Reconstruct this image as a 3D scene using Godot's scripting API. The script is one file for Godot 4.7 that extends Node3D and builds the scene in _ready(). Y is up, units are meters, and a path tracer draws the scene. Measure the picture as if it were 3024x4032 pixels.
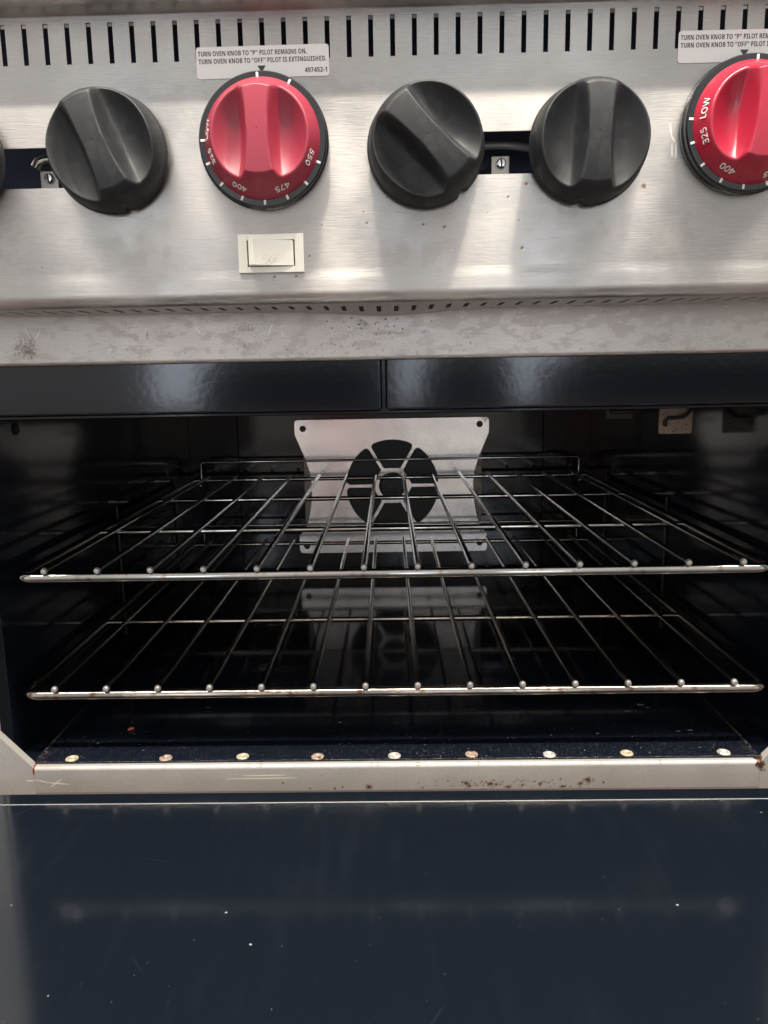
extends Node3D

# ---------------------------------------------------------------- mesh builder
class MB:
	var v := PackedVector3Array()
	var n := PackedVector3Array()
	var ix := PackedInt32Array()

	func tri(a: Vector3, b: Vector3, c: Vector3, na: Vector3, nb: Vector3, nc: Vector3) -> void:
		var g := (b - a).cross(c - a)
		if g.length_squared() < 1e-22:
			return
		var k := v.size()
		v.append(a); v.append(b); v.append(c)
		n.append(na); n.append(nb); n.append(nc)
		if g.dot(na + nb + nc) < 0.0:
			ix.append(k); ix.append(k + 1); ix.append(k + 2)
		else:
			ix.append(k); ix.append(k + 2); ix.append(k + 1)

	func quad(a: Vector3, b: Vector3, c: Vector3, d: Vector3, nn: Vector3) -> void:
		tri(a, b, c, nn, nn, nn)
		tri(a, c, d, nn, nn, nn)

	# box with chamfered edges; normals of the chamfers are blended so edges catch light
	func box(lo: Vector3, hi: Vector3, bev := 0.0) -> void:
		var c := (lo + hi) * 0.5
		var h := (hi - lo) * 0.5
		var b: float = min(bev, min(h.x, min(h.y, h.z)) * 0.95)
		var ax := [Vector3.RIGHT, Vector3.UP, Vector3.BACK]
		for a in 3:
			var a1: int = (a + 1) % 3
			var a2: int = (a + 2) % 3
			for s in [-1.0, 1.0]:
				var nn: Vector3 = ax[a] * s
				var o: Vector3 = c + nn * h[a]
				var p: Vector3 = ax[a1] * (h[a1] - b)
				var q: Vector3 = ax[a2] * (h[a2] - b)
				quad(o + p + q, o - p + q, o - p - q, o + p - q, nn)
			if b <= 0.0:
				continue
			for s1 in [-1.0, 1.0]:
				for s2 in [-1.0, 1.0]:
					var n1: Vector3 = ax[a1] * s1
					var n2: Vector3 = ax[a2] * s2
					var e: Vector3 = ax[a] * (h[a] - b)
					var p1: Vector3 = c + n1 * h[a1] + n2 * (h[a2] - b)
					var p2: Vector3 = c + n2 * h[a2] + n1 * (h[a1] - b)
					tri(p1 + e, p1 - e, p2 - e, n1, n1, n2)
					tri(p1 + e, p2 - e, p2 + e, n1, n2, n2)
		if b > 0.0:
			for sx in [-1.0, 1.0]:
				for sy in [-1.0, 1.0]:
					for sz in [-1.0, 1.0]:
						var px := c + Vector3(sx * h.x, sy * (h.y - b), sz * (h.z - b))
						var py := c + Vector3(sx * (h.x - b), sy * h.y, sz * (h.z - b))
						var pz := c + Vector3(sx * (h.x - b), sy * (h.y - b), sz * h.z)
						tri(px, py, pz, Vector3(sx, 0, 0), Vector3(0, sy, 0), Vector3(0, 0, sz))

	# rows of points; normals by differences. out = rough outward hint taken at the middle, or flip
	func grid(rows: Array, close_u := false, flip := false) -> void:
		var R := rows.size()
		var C: int = rows[0].size()
		var nr := []
		for i in R:
			var l := PackedVector3Array()
			for j in C:
				var i0: int = max(i - 1, 0)
				var i1: int = min(i + 1, R - 1)
				var j0: int = (j - 1 + C) % C if close_u else max(j - 1, 0)
				var j1: int = (j + 1) % C if close_u else min(j + 1, C - 1)
				var d: Vector3 = (rows[i1][j] - rows[i0][j]).cross(rows[i][j1] - rows[i][j0])
				d = d.normalized() if d.length_squared() > 1e-24 else Vector3.ZERO
				l.append(-d if flip else d)
			nr.append(l)
		for i in R - 1:
			for j in (C if close_u else C - 1):
				var k: int = (j + 1) % C
				tri(rows[i][j], rows[i + 1][j], rows[i + 1][k], nr[i][j], nr[i + 1][j], nr[i + 1][k])
				tri(rows[i][j], rows[i + 1][k], rows[i][k], nr[i][j], nr[i + 1][k], nr[i][k])

	# round bar swept along a path
	func tube(path: PackedVector3Array, r: float, seg := 10, caps := true) -> void:
		var N := path.size()
		var up := Vector3.UP
		var rows := []
		var ns := []
		var tans := []
		for i in N:
			var t := (path[min(i + 1, N - 1)] - path[max(i - 1, 0)]).normalized()
			tans.append(t)
			if abs(t.dot(up)) > 0.95:
				up = Vector3.RIGHT if abs(t.x) < 0.9 else Vector3.BACK
			var s := t.cross(up).normalized()
			up = s.cross(t).normalized()
			var row := PackedVector3Array()
			var nrow := PackedVector3Array()
			for k in seg:
				var a := TAU * k / seg
				var d := s * cos(a) + up * sin(a)
				row.append(path[i] + d * r)
				nrow.append(d)
			rows.append(row)
			ns.append(nrow)
		for i in N - 1:
			for k in seg:
				var k2 := (k + 1) % seg
				tri(rows[i][k], rows[i + 1][k], rows[i + 1][k2], ns[i][k], ns[i + 1][k], ns[i + 1][k2])
				tri(rows[i][k], rows[i + 1][k2], rows[i][k2], ns[i][k], ns[i + 1][k2], ns[i][k2])
		if caps:
			for e in [0, N - 1]:
				var t: Vector3 = tans[e] * (-1.0 if e == 0 else 1.0)
				var tip: Vector3 = path[e] + t * r * 0.35
				for k in seg:
					var k2 := (k + 1) % seg
					var na: Vector3 = (ns[e][k] * 0.5 + t).normalized()
					var nb: Vector3 = (ns[e][k2] * 0.5 + t).normalized()
					tri(rows[e][k], rows[e][k2], tip, na, nb, t)

	# surface of revolution round local z; prof = [r, z] pairs from the outside bottom to the centre top
	func lathe(prof: Array, seg := 48, centre := Vector3.ZERO) -> void:
		for i in prof.size() - 1:
			var a: Vector2 = prof[i]
			var b: Vector2 = prof[i + 1]
			var d := b - a
			var nn := Vector2(d.y, -d.x).normalized()
			for k in seg:
				var t0 := TAU * k / seg
				var t1 := TAU * (k + 1) / seg
				var e0 := Vector3(cos(t0), sin(t0), 0)
				var e1 := Vector3(cos(t1), sin(t1), 0)
				var n0 := e0 * nn.x + Vector3(0, 0, nn.y)
				var n1 := e1 * nn.x + Vector3(0, 0, nn.y)
				var A := centre + e0 * a.x + Vector3(0, 0, a.y)
				var B := centre + e1 * a.x + Vector3(0, 0, a.y)
				var Cc := centre + e1 * b.x + Vector3(0, 0, b.y)
				var D := centre + e0 * b.x + Vector3(0, 0, b.y)
				tri(A, B, Cc, n0, n1, n1)
				tri(A, Cc, D, n0, n1, n0)

	# flat outline (x, y) extruded in z
	func slab(outline: PackedVector2Array, z0: float, z1: float) -> void:
		var t := Geometry2D.triangulate_polygon(outline)
		for k in range(0, t.size(), 3):
			for zz in [[z1, Vector3.BACK], [z0, Vector3.FORWARD]]:
				var p := []
				for m in 3:
					p.append(Vector3(outline[t[k + m]].x, outline[t[k + m]].y, zz[0]))
				tri(p[0], p[1], p[2], zz[1], zz[1], zz[1])
		var ccw := not Geometry2D.is_polygon_clockwise(outline)
		for k in outline.size():
			var a := outline[k]
			var b := outline[(k + 1) % outline.size()]
			var d := (b - a).normalized()
			var nn := Vector3(d.y, -d.x, 0) * (1.0 if ccw else -1.0)
			quad(Vector3(a.x, a.y, z0), Vector3(b.x, b.y, z0), Vector3(b.x, b.y, z1), Vector3(a.x, a.y, z1), nn)

	func mesh(uvmode := "box") -> ArrayMesh:
		var uv := PackedVector2Array()
		uv.resize(v.size())
		for i in v.size():
			var p := v[i]
			if uvmode == "face":
				uv[i] = Vector2(p.x, -p.y - 0.7 * p.z)
			elif uvmode == "floor":
				uv[i] = Vector2(p.x, p.z)
			else:
				var a := n[i].abs()
				if a.z >= a.x and a.z >= a.y:
					uv[i] = Vector2(p.x, -p.y)
				elif a.y >= a.x:
					uv[i] = Vector2(p.x, p.z)
				else:
					uv[i] = Vector2(p.z, -p.y)
		var arr := []
		arr.resize(Mesh.ARRAY_MAX)
		arr[Mesh.ARRAY_VERTEX] = v
		arr[Mesh.ARRAY_NORMAL] = n
		arr[Mesh.ARRAY_TEX_UV] = uv
		arr[Mesh.ARRAY_INDEX] = ix
		var m := ArrayMesh.new()
		m.add_surface_from_arrays(Mesh.PRIMITIVE_TRIANGLES, arr)
		return m

# ---------------------------------------------------------------- scene helpers
func part(parent: Node, called: String, mesh: Mesh, mat: Material) -> MeshInstance3D:
	var o := MeshInstance3D.new()
	o.name = called
	o.mesh = mesh
	o.material_override = mat
	parent.add_child(o, true)
	return o

func thing(called: String, label: String, category: String, at := Vector3.ZERO, group := "") -> Node3D:
	var o := Node3D.new()
	o.name = called
	add_child(o, true)
	o.position = at
	o.set_meta("label", label)
	o.set_meta("category", category)
	if group != "":
		o.set_meta("group", group)
	return o

func pivot(parent: Node, called: String, at: Vector3) -> Node3D:
	var o := Node3D.new()
	o.name = called
	parent.add_child(o, true)
	o.position = at
	return o

func lin(r: float, g: float, b: float) -> Color:
	return Color(r, g, b).linear_to_srgb()

func mat(c: Color, rough: float, metal := 0.0, spec := 0.5) -> StandardMaterial3D:
	var m := StandardMaterial3D.new()
	m.albedo_color = c
	m.roughness = rough
	m.metallic = metal
	m.metallic_specular = spec
	return m

# a sheet with rectangular openings; at(u, v, depth) gives the place, holes are Rect2 in u, v
func holed_sheet(b: MB, us: Vector2, vs: Vector2, holes: Array, at: Callable, thick: float, ustep := 0.03) -> void:
	var xs := [us.x, us.y]
	var ys := [vs.x, vs.y]
	var t := us.x + ustep
	while t < us.y:
		xs.append(t)
		t += ustep
	for h in holes:
		xs.append(h.position.x); xs.append(h.end.x)
		ys.append(h.position.y); ys.append(h.end.y)
	xs.sort(); ys.sort()
	var ux := []
	for x in xs:
		if (ux.is_empty() or x - ux[-1] > 1e-5) and x >= us.x and x <= us.y:
			ux.append(x)
	var uy := []
	for y in ys:
		if uy.is_empty() or y - uy[-1] > 1e-5:
			uy.append(y)
	var nrm := func(u: float, w: float) -> Vector3:
		var e := 1e-3
		var o: Vector3 = at.call(u, w, 0.0) - at.call(u, w, 0.001)
		var g: Vector3 = (at.call(u + e, w, 0.0) - at.call(u - e, w, 0.0)).cross(at.call(u, w + e, 0.0) - at.call(u, w - e, 0.0)).normalized()
		return g if g.dot(o) > 0 else -g
	for i in ux.size() - 1:
		for j in uy.size() - 1:
			var c := Vector2((ux[i] + ux[i + 1]) * 0.5, (uy[j] + uy[j + 1]) * 0.5)
			var open := false
			for h in holes:
				if h.has_point(c):
					open = true
					break
			if open:
				continue
			for dd in [0.0, thick]:
				var s: float = 1.0 if dd == 0.0 else -1.0
				var A: Vector3 = at.call(ux[i], uy[j], dd)
				var B: Vector3 = at.call(ux[i + 1], uy[j], dd)
				var C: Vector3 = at.call(ux[i + 1], uy[j + 1], dd)
				var D: Vector3 = at.call(ux[i], uy[j + 1], dd)
				b.tri(A, B, C, nrm.call(ux[i], uy[j]) * s, nrm.call(ux[i + 1], uy[j]) * s, nrm.call(ux[i + 1], uy[j + 1]) * s)
				b.tri(A, C, D, nrm.call(ux[i], uy[j]) * s, nrm.call(ux[i + 1], uy[j + 1]) * s, nrm.call(ux[i], uy[j + 1]) * s)
	for h in holes:
		var p: Array = [h.position, Vector2(h.end.x, h.position.y), h.end, Vector2(h.position.x, h.end.y)]
		var mid: Vector3 = at.call(h.get_center().x, h.get_center().y, thick * 0.5)
		for k in 4:
			var a: Vector2 = p[k]
			var c2: Vector2 = p[(k + 1) % 4]
			var A: Vector3 = at.call(a.x, a.y, 0.0)
			var B: Vector3 = at.call(c2.x, c2.y, 0.0)
			var C: Vector3 = at.call(c2.x, c2.y, thick)
			var D: Vector3 = at.call(a.x, a.y, thick)
			var g := (B - A).cross(D - A).normalized()
			if g.dot(mid - A) < 0:
				g = -g
			b.quad(A, B, C, D, g)

# profile of (z, y) swept along x
func sweep_x(b: MB, prof: Array, x0: float, x1: float, out_hint: Vector3, nx := 1) -> void:
	var rows := []
	for i in prof.size():
		var row := PackedVector3Array()
		for k in nx + 1:
			row.append(Vector3(lerp(x0, x1, float(k) / nx), prof[i].y, prof[i].x))
		rows.append(row)
	var m := prof.size() / 2
	var g: Vector3 = (rows[min(m + 1, prof.size() - 1)][0] - rows[m - 1][0]).cross(rows[m][1] - rows[m][0])
	b.grid(rows, false, g.dot(out_hint) < 0)

func arc(c: Vector2, r: float, a0: float, a1: float, k: int) -> Array:
	var l := []
	for i in k + 1:
		var a := deg_to_rad(lerp(a0, a1, float(i) / k))
		l.append(c + Vector2(cos(a), sin(a)) * r)
	return l

# ---------------------------------------------------------------- textures
var rng := RandomNumberGenerator.new()

func noise_img(w: int, h: int, seed_: int, freq: float, oct := 3) -> Image:
	var f := FastNoiseLite.new()
	f.seed = seed_
	f.noise_type = FastNoiseLite.TYPE_SIMPLEX_SMOOTH
	f.frequency = freq
	f.fractal_octaves = oct
	return f.get_image(w, h, false, false, true)

func bytes(img: Image, w: int, h: int) -> PackedByteArray:
	if img.get_width() != w or img.get_height() != h:
		img.resize(w, h, Image.INTERPOLATE_BILINEAR)
	img.convert(Image.FORMAT_L8)
	return img.get_data()

func blend_px(img: Image, x: int, y: int, c: Color, a: float) -> void:
	if x < 0 or y < 0 or x >= img.get_width() or y >= img.get_height() or a <= 0.0:
		return
	img.set_pixel(x, y, img.get_pixel(x, y).lerp(c, min(a, 1.0)))

# a stain with a ragged outline, in pixels
func blot(img: Image, cx: float, cy: float, rx: float, ry: float, c: Color, a: float, ragged := 0.5, seed_ := 1) -> void:
	var f := FastNoiseLite.new()
	f.seed = seed_
	f.frequency = 1.6 / max(rx, ry)
	for y in range(int(cy - ry * 1.6), int(cy + ry * 1.6) + 1):
		for x in range(int(cx - rx * 1.6), int(cx + rx * 1.6) + 1):
			var d := Vector2((x - cx) / rx, (y - cy) / ry).length() + f.get_noise_2d(x, y) * ragged * 1.6
			blend_px(img, x, y, c, a * clamp((1.0 - d) * 4.0, 0.0, 1.0))

func scratch(img: Image, a: Vector2, b: Vector2, c: Color, al: float, w := 1.0) -> void:
	var k := int(a.distance_to(b) * 1.5) + 1
	for i in k + 1:
		var p := a.lerp(b, float(i) / k)
		var s: float = al * sin(PI * (0.1 + 0.8 * i / k))
		for dy in range(-int(ceil(w)), int(ceil(w)) + 1):
			for dx in range(-int(ceil(w)), int(ceil(w)) + 1):
				var q := Vector2(floor(p.x) + dx, floor(p.y) + dy)
				blend_px(img, int(q.x), int(q.y), c, s * clamp(w + 0.5 - q.distance_to(p - Vector2(0.5, 0.5)), 0.0, 1.0) * 0.7)

func flecks(img: Image, area: Rect2, count: int, rmin: float, rmax: float, c: Color, a: float) -> void:
	for i in count:
		var r: float = lerp(rmin, rmax, pow(rng.randf(), 3.0))
		blot(img, area.position.x + rng.randf() * area.size.x, area.position.y + rng.randf() * area.size.y, r, r * rng.randf_range(0.6, 1.0), c, a * rng.randf_range(0.4, 1.0), 0.4, rng.randi())

func tex(img: Image, mip := true) -> ImageTexture:
	if mip:
		img.generate_mipmaps()
	return ImageTexture.create_from_image(img)

# brushed sheet: returns [colour image, roughness image, grain heights]
func brushed(w: int, h: int, seed_: int, base: Color, grain: float, cloud: float, rough: float, rough_var: float) -> Array:
	var g1 := bytes(noise_img(w / 24, h, seed_, 0.42, 2), w, h)
	var g2 := bytes(noise_img(w / 8, h, seed_ + 1, 0.3, 2), w, h)
	var c1 := bytes(noise_img(w / 4, h / 4, seed_ + 2, 0.012, 5), w, h)
	var c2 := bytes(noise_img(w / 4, h / 4, seed_ + 3, 0.03, 4), w, h)
	var col := PackedByteArray(); col.resize(w * h * 3)
	var rou := PackedByteArray(); rou.resize(w * h)
	var hei := PackedByteArray(); hei.resize(w * h)
	var br := base.r * 255.0
	var bg := base.g * 255.0
	var bb := base.b * 255.0
	for i in w * h:
		var s := (g1[i] + g2[i] * 0.7) / 217.0 - 1.0
		var c := c1[i] / 127.5 - 1.0
		var d := c2[i] / 127.5 - 1.0
		var k := 1.0 + s * grain + c * cloud + d * cloud * 0.5
		col[i * 3] = int(clamp(br * k, 0, 255))
		col[i * 3 + 1] = int(clamp(bg * (k - c * cloud * 0.05), 0, 255))
		col[i * 3 + 2] = int(clamp(bb * (k - c * cloud * 0.12), 0, 255))
		rou[i] = int(clamp((rough + s * rough_var * 0.5 + d * rough_var + c * rough_var * 0.6) * 255.0, 10, 255))
		hei[i] = int(clamp(128 + s * 90, 0, 255))
	return [Image.create_from_data(w, h, false, Image.FORMAT_RGB8, col), Image.create_from_data(w, h, false, Image.FORMAT_L8, rou), Image.create_from_data(w, h, false, Image.FORMAT_L8, hei)]

func steel_mat(t: Array, sc: Vector3, off: Vector3, normal: float, aniso: float) -> StandardMaterial3D:
	var m := mat(Color.WHITE, 1.0, 1.0)
	m.albedo_texture = tex(t[0])
	m.roughness_texture = tex(t[1])
	m.roughness_texture_channel = BaseMaterial3D.TEXTURE_CHANNEL_RED
	if normal > 0.0:
		var nm: Image = t[2].duplicate()
		nm.convert(Image.FORMAT_RGBA8)
		nm.bump_map_to_normal_map(2.0)
		m.normal_enabled = true
		m.normal_texture = tex(nm)
		m.normal_scale = normal
	m.uv1_scale = sc
	m.uv1_offset = off
	if aniso != 0.0:
		m.anisotropy_enabled = true
		m.anisotropy = aniso
	return m

# ---------------------------------------------------------------- knobs
func knob_body(R: float, H: float, z0: float, red: bool) -> ArrayMesh:
	var b := MB.new()
	var RN := 84
	var SN := 144
	var rows := []
	for i in RN + 1:
		var row := PackedVector3Array()
		var r: float = R * sin(float(i) / RN * PI / 2.0)
		for k in SN:
			var a := TAU * k / SN
			var u := r * sin(a)
			var w := r * cos(a)
			var z: float
			if red:
				var c0 := 0.0285
				z = H - 0.0015 * pow(min(r, c0) / c0, 2.0)
				if r > c0:
					var s := (r - c0) / (R - c0)
					z = lerp(H - 0.0015, z0, s * 0.82 + 0.18 * s * s)
			else:
				var c0 := 0.0300
				z = H - 0.0030 * pow(min(r, c0) / c0, 2.0)
				if r > c0:
					var s := (r - c0) / (R - c0)
					z = z0 + (H - 0.0030 - z0) * pow(max(1.0 - pow(s, 1.7), 0.0), 0.6)
			var au: float = abs(u)
			var zf := 0.0185 + 0.010 * pow((au - 0.019) / 0.017, 2.0) + 0.0075 * pow(w / 0.033, 2.0)
			if red:
				zf = 0.0175 + 0.009 * pow((au - 0.018) / 0.017, 2.0) + 0.009 * pow(w / 0.030, 2.0)
			var rw: float = 0.0070 + 0.0022 * pow(abs(w) / R, 2.0)
			var e: float = max(0.0, (rw + 0.0075 - au) / 0.0085)
			zf += 0.024 * e * e
			# smooth minimum
			var kk := 0.0042
			var hh: float = clamp(0.5 + 0.5 * (zf - z) / kk, 0.0, 1.0)
			z = lerp(zf, z, hh) - kk * hh * (1.0 - hh)
			if red:
				z -= 0.0022 * exp(-(u * u + pow(w + 0.0335, 2.0)) / 0.0000062)
			row.append(Vector3(u, w, z))
		rows.append(row)
	# the skirt down to the panel, with a pointer notch at the lower end of the grip
	for q in [[0.0006, -0.0012], [0.0009, -0.004], [0.0012, -99.0]]:
		var row := PackedVector3Array()
		for k in SN:
			var a := TAU * k / SN
			var top: Vector3 = rows[RN][k]
			var d: float = abs(wrapf(a - PI - 0.10, -PI, PI))
			var cut: float = 0.0 if red else 0.0030 * clamp(1.0 - d / 0.085, 0.0, 1.0)
			var rr: float = R + q[0] - cut
			var z: float = (0.0055 if not red else 0.009) if q[1] < -1 else max(top.z + q[1], 0.006)
			row.append(Vector3(rr * sin(a), rr * cos(a), z))
		rows.append(row)
	# the rim of the heightfield itself follows the notch
	if not red:
		for i in range(RN - 11, RN + 1):
			for k in SN:
				var a := TAU * k / SN
				var d: float = abs(wrapf(a - PI - 0.10, -PI, PI))
				var cut: float = 0.0030 * clamp(1.0 - d / 0.085, 0.0, 1.0) * float(i - RN + 12) / 12.0
				rows[i][k] -= Vector3(sin(a), cos(a), 0) * cut
	b.grid(rows, true, false)
	var m := b.mesh()
	# make sure that the faces look outward
	if b.n[b.n.size() / 2].z < -0.2:
		for i in b.n.size():
			b.n[i] = -b.n[i]
		var t := b.ix.duplicate()
		for i in range(0, t.size(), 3):
			b.ix[i + 1] = t[i + 2]
			b.ix[i + 2] = t[i + 1]
		m = b.mesh()
	return m

var font: SystemFont
var font_bold: SystemFont

func letters(s: String, size: float, bold := false, depth := 0.0003) -> TextMesh:
	var t := TextMesh.new()
	t.text = s
	t.font = font_bold if bold else font
	t.font_size = int(round(size / 0.0001))
	t.pixel_size = 0.0001
	t.depth = depth
	t.curve_step = 0.5
	return t

# ================================================================= the scene
func _ready() -> void:
	rng.seed = 20240611
	font = SystemFont.new()
	font.font_names = PackedStringArray(["Droid Sans"])
	font_bold = SystemFont.new()
	font_bold.font_names = PackedStringArray(["Droid Sans"])
	font_bold.font_weight = 700

	# ---- camera
	var cam := Camera3D.new()
	cam.name = "camera"
	add_child(cam)
	cam.transform = Transform3D(Basis(Vector3(0.99970238, -0.0184708, -0.01593655), Vector3(0.01540281, 0.98448104, -0.17481371), Vector3(0.01891818, 0.17451621, 0.98447255)), Vector3(-0.00019, -0.00706, 0.6797))
	cam.near = 0.05
	cam.far = 60.0
	cam.projection = Camera3D.PROJECTION_FRUSTUM
	cam.size = 0.05 * 2212.0 / 1663.7
	cam.frustum_offset = Vector2(0.05 * 19.158 / 1663.7, 0.0)
	cam.current = true

	# ---- surroundings: even indoor light of the kitchen, no sky
	var we := WorldEnvironment.new()
	we.name = "kitchen_light"
	var env := Environment.new()
	env.background_mode = Environment.BG_COLOR
	env.background_color = lin(0.78, 0.765, 0.745)
	env.tonemap_mode = Environment.TONE_MAPPER_LINEAR
	env.tonemap_exposure = 1.32
	env.sdfgi_enabled = true
	env.ssao_enabled = true
	env.ssil_enabled = true
	we.environment = env
	add_child(we)

	# ---- two round lamps of the hood above
	var lamp_mat := mat(Color(1, 0.97, 0.92), 0.4)
	lamp_mat.emission_enabled = true
	lamp_mat.emission = Color(1.0, 0.96, 0.9)
	lamp_mat.emission_energy_multiplier = 6.0
	var white_paint := mat(lin(0.7, 0.69, 0.66), 0.5)
	for q in [[Vector3(-0.10, 1.55, 0.56), "round glass hood lamp above the white label side of the range"], [Vector3(0.36, 1.55, 0.56), "round glass hood lamp above the right red knob of the range"]]:
		var l := thing("hood_lamp", q[1], "lamp", q[0], "hood lamps over the range")
		var sp := SphereMesh.new()
		sp.radius = 0.045; sp.height = 0.09
		part(l, "glass_globe", sp, lamp_mat)
		var bs := MB.new()
		bs.lathe([Vector2(0.055, 0.04), Vector2(0.055, 0.07), Vector2(0.0, 0.07)], 32)
		var base := part(l, "lamp_base", bs.mesh(), white_paint)
		base.rotation.x = -PI / 2
		var om := OmniLight3D.new()
		om.name = "globe_light"
		om.light_color = Color(1.0, 0.96, 0.9)
		om.light_energy = 1.7
		om.light_size = 0.04
		om.omni_range = 12.0
		om.omni_attenuation = 2.0
		om.shadow_enabled = true
		l.add_child(om)

	# ---- one long tube lamp under the hood, parallel to the front of the range
	var tl := thing("tube_lamp", "long white fluorescent tube lamp under the hood along the range", "lamp", Vector3(0.1, 1.56, 0.56))
	var tb := MB.new()
	tb.tube(PackedVector3Array([Vector3(-1.3, 0, 0), Vector3(1.3, 0, 0)]), 0.016, 16)
	var tube_mat: StandardMaterial3D = lamp_mat.duplicate()
	tube_mat.emission_energy_multiplier = 3.0
	part(tl, "glass_tube", tb.mesh(), tube_mat)
	tb = MB.new()
	tb.box(Vector3(-1.36, 0.022, -0.05), Vector3(1.36, 0.07, 0.05), 0.006)
	part(tl, "housing", tb.mesh(), white_paint)
	var al := AreaLight3D.new()
	al.name = "tube_light"
	al.area_size = Vector2(2.6, 0.03)
	al.position = Vector3(0, -0.018, 0)
	al.rotation.x = -PI / 2
	al.light_color = Color(1.0, 0.97, 0.93)
	al.light_energy = 6.5
	al.area_range = 12.0
	al.shadow_enabled = true
	tl.add_child(al)

	build_surroundings()
	build_range()
	build_racks()
	build_crumbs()

# unseen floor, with a counter and glowing panels added for the reflections they give
func build_surroundings() -> void:
	var b := MB.new()
	b.box(Vector3(-3.0, -0.95, -1.2), Vector3(3.0, -0.87, 3.0))
	var fl := part(self, "kitchen_floor", b.mesh(), mat(lin(0.10, 0.06, 0.045), 0.45))
	fl.set_meta("kind", "structure")
	fl.set_meta("label", "dull red kitchen floor in front of the range")
	var c := thing("added_counter", "pale counter with dark blocks, added unseen opposite the range for its reflections", "counter", Vector3(0, -0.87, 1.75))  # unseen counter added to shape what the enamel and steel reflect
	var cm := mat(lin(0.42, 0.38, 0.37), 0.4)
	var dm := mat(lin(0.02, 0.026, 0.04), 0.4)
	b = MB.new()
	b.box(Vector3(-1.3, 0.0, 0.0), Vector3(1.6, 0.72, 0.6), 0.01)
	part(c, "cabinet", b.mesh(), cm)
	b = MB.new()
	b.box(Vector3(-1.31, 0.721, -0.02), Vector3(1.61, 0.75, 0.6), 0.006)
	part(c, "worktop", b.mesh(), cm)
	# doors added in several tones so the fan plate reflects unevenly
	var k := 0
	for q in [[-1.28, -0.80], [-0.78, -0.36], [-0.34, -0.12], [-0.10, 0.22], [0.24, 0.60], [0.62, 1.10], [1.12, 1.58]]:
		b = MB.new()
		b.box(Vector3(q[0], 0.06, -0.022), Vector3(q[1], 0.70, -0.002), 0.006)
		part(c, "added_cabinet_door", b.mesh(), [mat(lin(0.35, 0.35, 0.36), 0.35), mat(lin(0.62, 0.60, 0.57), 0.4), mat(lin(0.48, 0.24, 0.22), 0.5), mat(lin(0.30, 0.28, 0.27), 0.4), mat(lin(0.60, 0.58, 0.55), 0.4)][k % 5])
		k += 1
	for q in [[-0.60, 0.03], [0.11, 0.40], [0.54, 1.05], [1.15, 1.6]]:
		b = MB.new()
		b.box(Vector3(q[0], 0.751, 0.05), Vector3(q[1], 0.91, 0.5), 0.02)
		part(c, "added_dark_block", b.mesh(), dm)  # dark blocks added to keep parts of the trim reflection dark
	var glow := mat(Color.WHITE, 0.3)
	glow.emission_enabled = true
	glow.emission = Color(0.88, 0.93, 1.0)
	glow.emission_energy_multiplier = 6.0  # unseen glowing panels added to put pale columns into the trim reflections
	for q in [[-0.80, 0.12, "narrow glowing panel added beyond the end of the dark blocks"], [0.10, 0.06, "slim glowing panel added between the two first dark blocks"], [0.58, 0.12, "narrow glowing panel added behind the middle dark blocks"]]:
		var w := thing("added_glow_panel", q[2], "added_glow_panel", Vector3(q[0], -0.10, 2.4), "glowing panels added opposite the range")
		b = MB.new()
		b.box(Vector3(-q[1], 0.0, 0.0), Vector3(q[1], 0.5, 0.01))
		part(w, "glowing_face", b.mesh(), glow)
		b = MB.new()
		b.box(Vector3(-q[1] - 0.04, -0.04, 0.012), Vector3(q[1] + 0.04, 0.54, 0.04))
		part(w, "frame", b.mesh(), cm)

# ---------------------------------------------------------------- materials shared by the range
var m_panel: StandardMaterial3D
var m_strip: StandardMaterial3D
var m_sill: StandardMaterial3D
var m_enamel: StandardMaterial3D
var m_deck: StandardMaterial3D
var m_door: StandardMaterial3D
var m_dark: StandardMaterial3D

func panel_px(x: float, y: float) -> Vector2:
	# place on the panel (metres, z = 0.1) -> pixel of the panel image
	return Vector2((x + 0.4) / 0.8 * 2048.0, (-y - 0.07 + 0.33) / 0.30 * 768.0)

func strip_px(x: float, y: float) -> Vector2:
	return Vector2((x + 0.42) / 0.84 * 2048.0, (0.06 - y) / 0.07 * 170.0)

func sill_px(x: float, y: float) -> Vector2:
	return Vector2((x + 0.42) / 0.84 * 2048.0, (-0.345 - y) / 0.06 * 146.0)

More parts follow.
